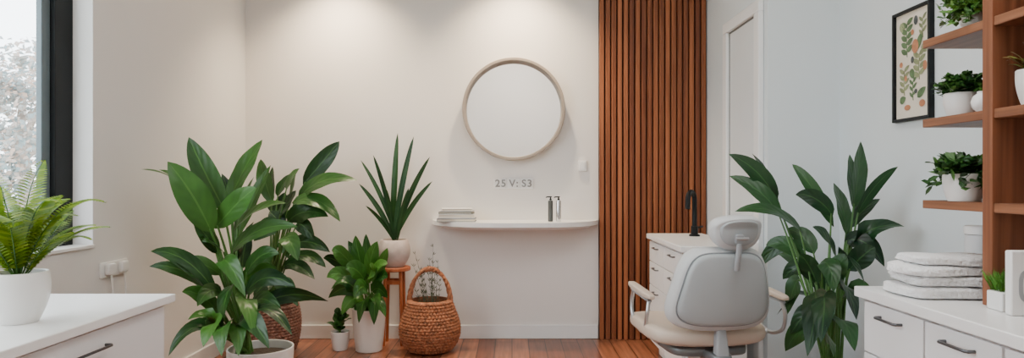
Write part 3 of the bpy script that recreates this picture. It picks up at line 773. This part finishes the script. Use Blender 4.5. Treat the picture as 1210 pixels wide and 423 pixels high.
b_ = NB(); slab(b_, headout(), .066, hd(0)); hr_ = lp('headrest', b_, 'vinyl', smooth=60)
b_ = NB(); slab(b_, headout(.76), .018, hd(-.035)); hs_ = lp('headrest_shell', b_, 'vinylback', hr_, smooth=60)
b_ = NB(); superell(b_, (HX-.010, -.383, .856), .016, .010, .020, .4, lambda v: RT @ v); br_ = lp('headrest_bracket', b_, 'armgrey')
b_ = NB(); tube(b_, [(HX-.028, -.394, .858), (HX+.022, -.394, .858)], .006, 14); lp('hinge', b_, 'metal', br_)
def spine(v): return Vector((v.x*(1+.35*(-v.z/.12)), v.y+.1*v.z, v.z))
b_ = NB(); superell(b_, (0, -.258, .405), .026, .022, .09, .4, spine, 32, 20); lp('back_support', b_, 'armgrey')
b_ = NB(); superell(b_, (0, -.13, .365), .045, .16, .024, .35); lp('support_arm', b_, 'darkmetal')
for s, ax, yc in ((-1, .232, .03), (1, .296, -.05)):
    b_ = NB()
    def armdef(v, s=s): return Vector((v.x+s*.012*math.cos(v.y*5), v.y, v.z+.05*v.y))
    superell(b_, (s*ax, yc, .60), .020, .16, .0125, .5, armdef, 32, 16); a_ = lp('armrest', b_, 'cream')
    b_ = NB(); superell(b_, (s*(ax+.010), yc, .580), .011, .14, .0055, .5, lambda v: Vector((v.x, v.y, v.z+.05*v.y)), 24, 12); lp('armrest_bar', b_, 'armgrey', a_)
    b_ = NB(); tube(b_, catmull([(s*(ax+.010), yc-.115, .570), (s*(ax+.020), yc-.125, .52), (s*(ax+.022), yc-.10, .455), (s*(ax+.012), yc-.03, .425), (s*(ax+.012), yc+.05, .432), (s*(ax+.016), yc+.105, .475), (s*(ax+.014), yc+.12, .53), (s*(ax+.010), yc+.11, .580)]), .0085, 12); lp('armrest_loop', b_, 'metal')
    b_ = NB(); tube(b_, [(s*(ax+.010), yc+.01, .427), (s*(ax-.03), yc, .40), (s*.17, .0, .378)], .012, 10); lp('armrest_support', b_, 'metal')

# ------------------------------------------------------------------ shelving and its things
SX = 1.25; ys0, ys1 = 1.05, 1.995
t = thing('shelving_unit', 'open reddish brown wooden shelving standing on the right worktop', 'shelving', (1.477, 1.5, .7505))
b_ = NB(); box(b_, SX-.004, RX-.001, 1.700, 1.736, .7505, 2.1); part('upright', b_, M['panelwood'], t, bevel=.002)
b_ = NB(); box(b_, SX-.004, RX-.001, 1.05, 1.08, .7505, 2.1); part('upright', b_, M['panelwood'], t, bevel=.002)
for zt in (1.02, 1.265, 1.505, 1.75):
    for (y0, y1) in ((1.081, 1.6995), (1.7365, ys1)):
        b_ = NB(); box(b_, SX, RX-.001, y0, y1, zt-.025, zt); part('shelf', b_, M['shelfwood'], t, bevel=.002)
def shelf_plant(label, px, d, z, r0, r1, h, lm, crown, x=None):
    c = Vector(((px-605)*d/F if x is None else x, d, z+.0005))
    t = thing('potted_plant', label, 'plant', c)
    b_ = NB(); pot(b_, c, r0, r1, h, .004, .004, 32); part('pot', b_, M['pot'], t)
    b_ = NB(); soil(b_, c, r1-.008, h*.82); part('soil', b_, M['soil'], t)
    bl, bs = leafbm(), NB(); crown(bl, bs, c+Vector((0, 0, h*.86)))
    clampv(bl, x1=RX-.01, y1=ys1, z0=z+.004, y0=(1.738 if d > 1.72 else None)); clampv(bs, x1=RX-.01, z0=z+.004)
    if d < 1.72: clampv(bl, y1=1.698); clampv(bs, y1=1.698)
    part('stems', bs, M['stem'], t); part('foliage', bl, M[lm], t, smooth=180)
    return c
shelf_plant('small light green plant in a white pot on the top far shelf', 1150, 1.86, 1.505, .026, .034, .05, 'bushlight', lambda a, b, c: bushy(a, b, c, .085, .10, 60, .026, .014, 1, .03))
shelf_plant('dense round green plant in a white pot on the middle far shelf', 1136, 1.88, 1.265, .036, .044, .064, 'bush', lambda a, b, c: bushy(a, b, c, .066, .062, 90, .020, .013, 2))
shelf_plant('trailing green plant in a white pot on the lowest far shelf', 1139, 1.86, 1.02, .042, .052, .078, 'bush', lambda a, b, c: bushy(a, b, c, .088, .062, 46, .032, .020, 3, .035, 2))
shelf_plant('red tinged plant in a white pot on the near middle shelf', 1226, 1.60, 1.265, .034, .044, .085, 'redleaf', lambda a, b, c: rosette(a, c, 40, .05, .085, .02, .5, 1.4, 4, bs=b, sr=.0012))
c = Vector(((1161-605)*1.775/F, 1.775, 1.2655))
t = thing('vase', 'small round white vase beside the dense plant on the middle shelf', 'vase', c)
b_ = NB(); lathe(b_, [(0, 0), (.014, 0), (.024, .012), (.027, .026), (.022, .042), (.012, .05), (.013, .055), (.009, .055), (.008, .04), (0, .03)], c, 32); part('body', b_, M['pot'], t)
# towels: soft stack, each towel's top surface is the bed of the next one
TH = [0, .033, .064, .093, .119]
def bed(k, x, y):
    q = k/4.0
    return TH[k]+q*(.0044*math.sin(15*x+k*1.9)*math.cos(9*y+k)+.0026*math.sin(27*y+k*2.3)+.0018*math.sin(38*x+k*1.1))-.005*q*(abs(x)/.14)**3-.003*q*(abs(y)/.09)**3
def towel(bm, k, w_, d_, ox, oy, rz):
    r = random.Random(k+20); a1, a2, a3 = r.uniform(0, 6), r.uniform(0, 6), r.uniform(0, 6)
    cs, sn = math.cos(rz), math.sin(rz)
    def wav(v):
        zr = max(-1, min(1, v.z)); ex = v.x/(w_/2); ey = v.y/(d_/2)
        zz = .18*math.sin(v.y*26+a1) if abs(ex) > abs(ey) else .22*math.sin(v.x*15+a2)
        g = .007*math.exp(-((zr-zz)/.10)**2)
        edge = max(abs(ex), abs(ey))**8
        x = v.x*(1-g/(w_/2)*edge)+.007*math.sin(v.y*27+a1+zr*1.4)*abs(ex)**2; y = v.y*(1-g/(d_/2)*edge)+.006*math.sin(v.x*21+a2+zr*1.2)*abs(ey)**2
        x, y = x*cs-y*sn+ox, x*sn+y*cs+oy
        lo, hi = bed(k, x, y)+.0003, bed(k+1, x, y)-.0001
        return Vector((x, y, max(.0003, lo+(hi-lo)*(zr+1)/2)))
    superell(bm, (0, 0, 0), w_/2, d_/2, 1.0, .26, wav, 120, 36, ez=.34)
for k, (lab, w_, d_, ox, oy, rz) in enumerate((('white towel at the bottom of the folded stack on the right worktop', .288, .19, -.004, 0, .02), ('white folded towel second from the bottom on the right worktop', .270, .186, .009, .002, -.05), ('white folded towel second from the top of the stack on the worktop', .280, .180, -.005, -.002, .06), ('white folded towel on top of the stack on the right worktop', .250, .170, .010, .001, -.04))):
    b_ = NB(); towel(b_, k, w_, d_, ox, oy, rz)
    t = tag(part('folded_towel', b_, M['towel'], None, True, smooth=80), lab, 'towel', 'stack of white folded towels')
    t.location = (1.252, 1.885, .7508)
c = Vector((1.425, 1.98, .7505))
t = thing('canister', 'white cylindrical canister behind the folded towels', 'canister', c)
b_ = NB(); lathe(b_, [(0, 0), (.046, 0), (.048, .003), (.048, .165), (0, .165)], c, 40); part('body', b_, M['canister'], t)
b_ = NB(); lathe(b_, [(0, .167), (.05, .167), (.05, .188), (.047, .192), (0, .192)], c, 40); part('lid', b_, M['plastic'], t)
# grass plant
c = Vector((1.248, 1.660, .7505))
t = thing('potted_grass', 'tiny tuft of green grass in a square white pot on the worktop', 'plant', c)
b_ = NB(); box(b_, c.x-.027, c.x+.027, c.y-.027, c.y+.027, c.z, c.z+.048); part('pot', b_, M['pot'], t, bevel=.004)
bl = leafbm(); rnd = random.Random(8)
for k in range(150):
    p0 = c+Vector((rnd.uniform(-.022, .022), rnd.uniform(-.022, .022), .046)); e = Vector((rnd.gauss(0, .3), rnd.gauss(0, .3), 1)).normalized()*rnd.uniform(.035, .062)
    leaf(bl, p0, p0+e*.5+Vector((0, 0, .004)), p0+e, .005, (rnd.uniform(-1, 1), -1, .2), n=3, a=.3, b=.6)
clampv(bl, y1=1.698); part('grass_tuft', bl, M['grass'], t)
# sign plaque
c = Vector((1.276, 1.585, .7505))
t = thing('sign_plaque', 'white standing plaque with a grey rounded outline at the right edge', 'sign', c)
b_ = NB(); box(b_, c.x-.068, c.x+.068, c.y, c.y+.022, c.z, c.z+.158); part('board', b_, M['plastic'], t, bevel=.004)
b_ = NB()
pts = []
for i in range(40):
    th = 2*PI*i/40; pts.append((c.x-.002+.048*spow(math.cos(th), .5), c.z+.072+.042*spow(math.sin(th), .6)))
pin = [(c.x-.002+(x-c.x+.002)*.80, c.z+.072+(zz-c.z-.072)*.80) for x, zz in pts]
y = c.y-.0016
o_ = [b_.verts.new((x, y, zz)) for x, zz in pts]; i_ = [b_.verts.new((x, y, zz)) for x, zz in pin]
o2 = [b_.verts.new((x, c.y-.0002, zz)) for x, zz in pts]
for k in range(40):
    j = (k+1) % 40; b_.faces.new((o_[k], o_[j], i_[j], i_[k])); b_.faces.new((o_[k], o2[k], o2[j], o_[j]))
part('symbol', b_, M['greyprint'], t)

# ------------------------------------------------------------------ botanical picture
y0, y1, z0, z1 = 2.64, 2.90, 1.335, 1.812
t = thing('picture_frame', 'black framed botanical print on the right wall', 'picture', (RX, (y0+y1)/2, z0))
b_ = NB(); bw = .013
box(b_, RX-.024, RX-.001, y0, y0+bw, z0, z1); box(b_, RX-.024, RX-.001, y1-bw, y1, z0, z1)
box(b_, RX-.024, RX-.001, y0+bw, y1-bw, z0, z0+bw); box(b_, RX-.024, RX-.001, y0+bw, y1-bw, z1-bw, z1)
part('frame', b_, M['black'], t, bevel=.002)
b_ = NB(); box(b_, RX-.010, RX-.001, y0+bw, y1-bw, z0+bw, z1-bw); pr = part('print', b_, M['paper'], t, smooth=0)
def pl(u, v): return Vector((RX-.0115, y1-bw-u*(y1-y0-2*bw), z0+bw+v*(z1-z0-2*bw)))
def flatleaf(u0, v0, u1, v1, w_, m, bm=None):
    own = bm is None
    if own: bm = leafbm()
    leaf(bm, pl(u0, v0), (pl(u0, v0)+pl(u1, v1))/2+Vector((-.0005, .004, 0)), pl(u1, v1), w_, (-1, 0, 0), .02, 8)
    if own: part('leaf_drawing', bm, M[m], pr)
def blob(u, v, r1, r2, m, nm):
    bm = NB(); c = pl(u, v); bm.faces.new([bm.verts.new((c.x-.0006, c.y+r1*math.cos(2*PI*i/20), c.z+r2*math.sin(2*PI*i/20))) for i in range(20)])
    part(nm, bm, M[m], pr, smooth=0)
def sprig(u, v0, v1, n, span, w_, m):
    bl = leafbm(); tube(bl, [pl(u, v0), pl(u-.02, (v0+v1)/2), pl(u, v1)], .0014, 6)
    for k in range(n):
        v = v0+(v1-v0)*(k+.5)/n
        flatleaf(u, v, u-span, v+.05, w_, 0, bl); flatleaf(u, v+.02, u+span, v+.07, w_, 0, bl)
    part('sprig_drawing', bl, M[m], pr)
sprig(.34, .58, .90, 5, .18, .024, 'green1'); sprig(.70, .34, .58, 4, .18, .022, 'green2'); sprig(.26, .22, .46, 4, .15, .018, 'green2'); sprig(.80, .72, .90, 3, .11, .014, 'green2'); sprig(.52, .16, .34, 3, .11, .014, 'green1')
for u0, v0, u1, v1, m in ((.62, .62, .80, .78, 'green1'), (.78, .66, .90, .58, 'green2'), (.64, .18, .88, .26, 'green1'), (.46, .46, .54, .36, 'green1'), (.14, .92, .26, .82, 'green2'), (.12, .16, .30, .20, 'green1')): flatleaf(u0, v0, u1, v1, .034, m)
for u, v, a, b in ((.58, .66, .022, .030), (.86, .46, .013, .020), (.35, .10, .022, .012), (.78, .12, .020, .015), (.16, .52, .012, .012), (.50, .80, .010, .012), (.30, .38, .010, .012)): blob(u, v, a, b, 'orange', 'fruit_drawing')
for u, v, a, b in ((.60, .90, .014, .020), (.50, .54, .011, .015), (.60, .24, .010, .010)): blob(u, v, a, b, 'bookdark', 'seed_drawing')

# ------------------------------------------------------------------ light, world, camera
wd = bpy.data.worlds.new('World'); S.world = wd; wd.use_nodes = True
bg = wd.node_tree.nodes['Background']; bg.inputs['Color'].default_value = (.86, .94, 1, 1); bg.inputs['Strength'].default_value = 8
def area(name, loc, rot, sx, sy, e, col):
    l = bpy.data.lights.new(name, 'AREA'); l.shape = 'RECTANGLE'; l.size = sx; l.size_y = sy; l.energy = e; l.color = col
    o = bpy.data.objects.new(name, l); COL.objects.link(o); o.location = loc; o.rotation_euler = rot; return o
area('room_fill', (.6, 1.3, 2.97), (0, 0, 0), 1.2, 1.5, 36, (1, .985, .97))  # added soft fill that brightens the room, no visible ceiling fixture
def spot(name, loc, tgt, e, col, ang=110, blend=.9, r=.06):
    l = bpy.data.lights.new(name, 'SPOT'); l.energy = e; l.color = col; l.spot_size = math.radians(ang); l.spot_blend = blend; l.shadow_soft_size = r
    o = bpy.data.objects.new(name, l); COL.objects.link(o); o.location = loc
    o.rotation_euler = (Vector(tgt)-Vector(loc)).to_track_quat('-Z', 'Y').to_euler(); return o
spot('wall_spot', (-1.17, 4.14, 2.58), (-1.17, 4.5, .4), 130, (1, .79, .54), 114, 1.0)  # first of two warm ceiling downlights near the back wall
spot('wall_spot', (.03, 4.14, 2.58), (.03, 4.5, .4), 130, (1, .79, .54), 114, 1.0)
spot('wall_spot', (0, .5, 2.9), (0, -.7, 2.0), 85, (1, .94, .87), 140)  # added spot, no real downlight: brightens the front wall the mirror reflects
cam = bpy.data.cameras.new('camera'); co = bpy.data.objects.new('camera', cam); COL.objects.link(co)
co.location = (0, 0, CH); co.rotation_euler = (PI/2, 0, 0)
cam.sensor_fit = 'HORIZONTAL'; cam.sensor_width = 36; cam.lens = 36*F/1210
cam.shift_y = (HY-211.5)/1210
cam.clip_start = .05; cam.clip_end = 200
S.camera = co
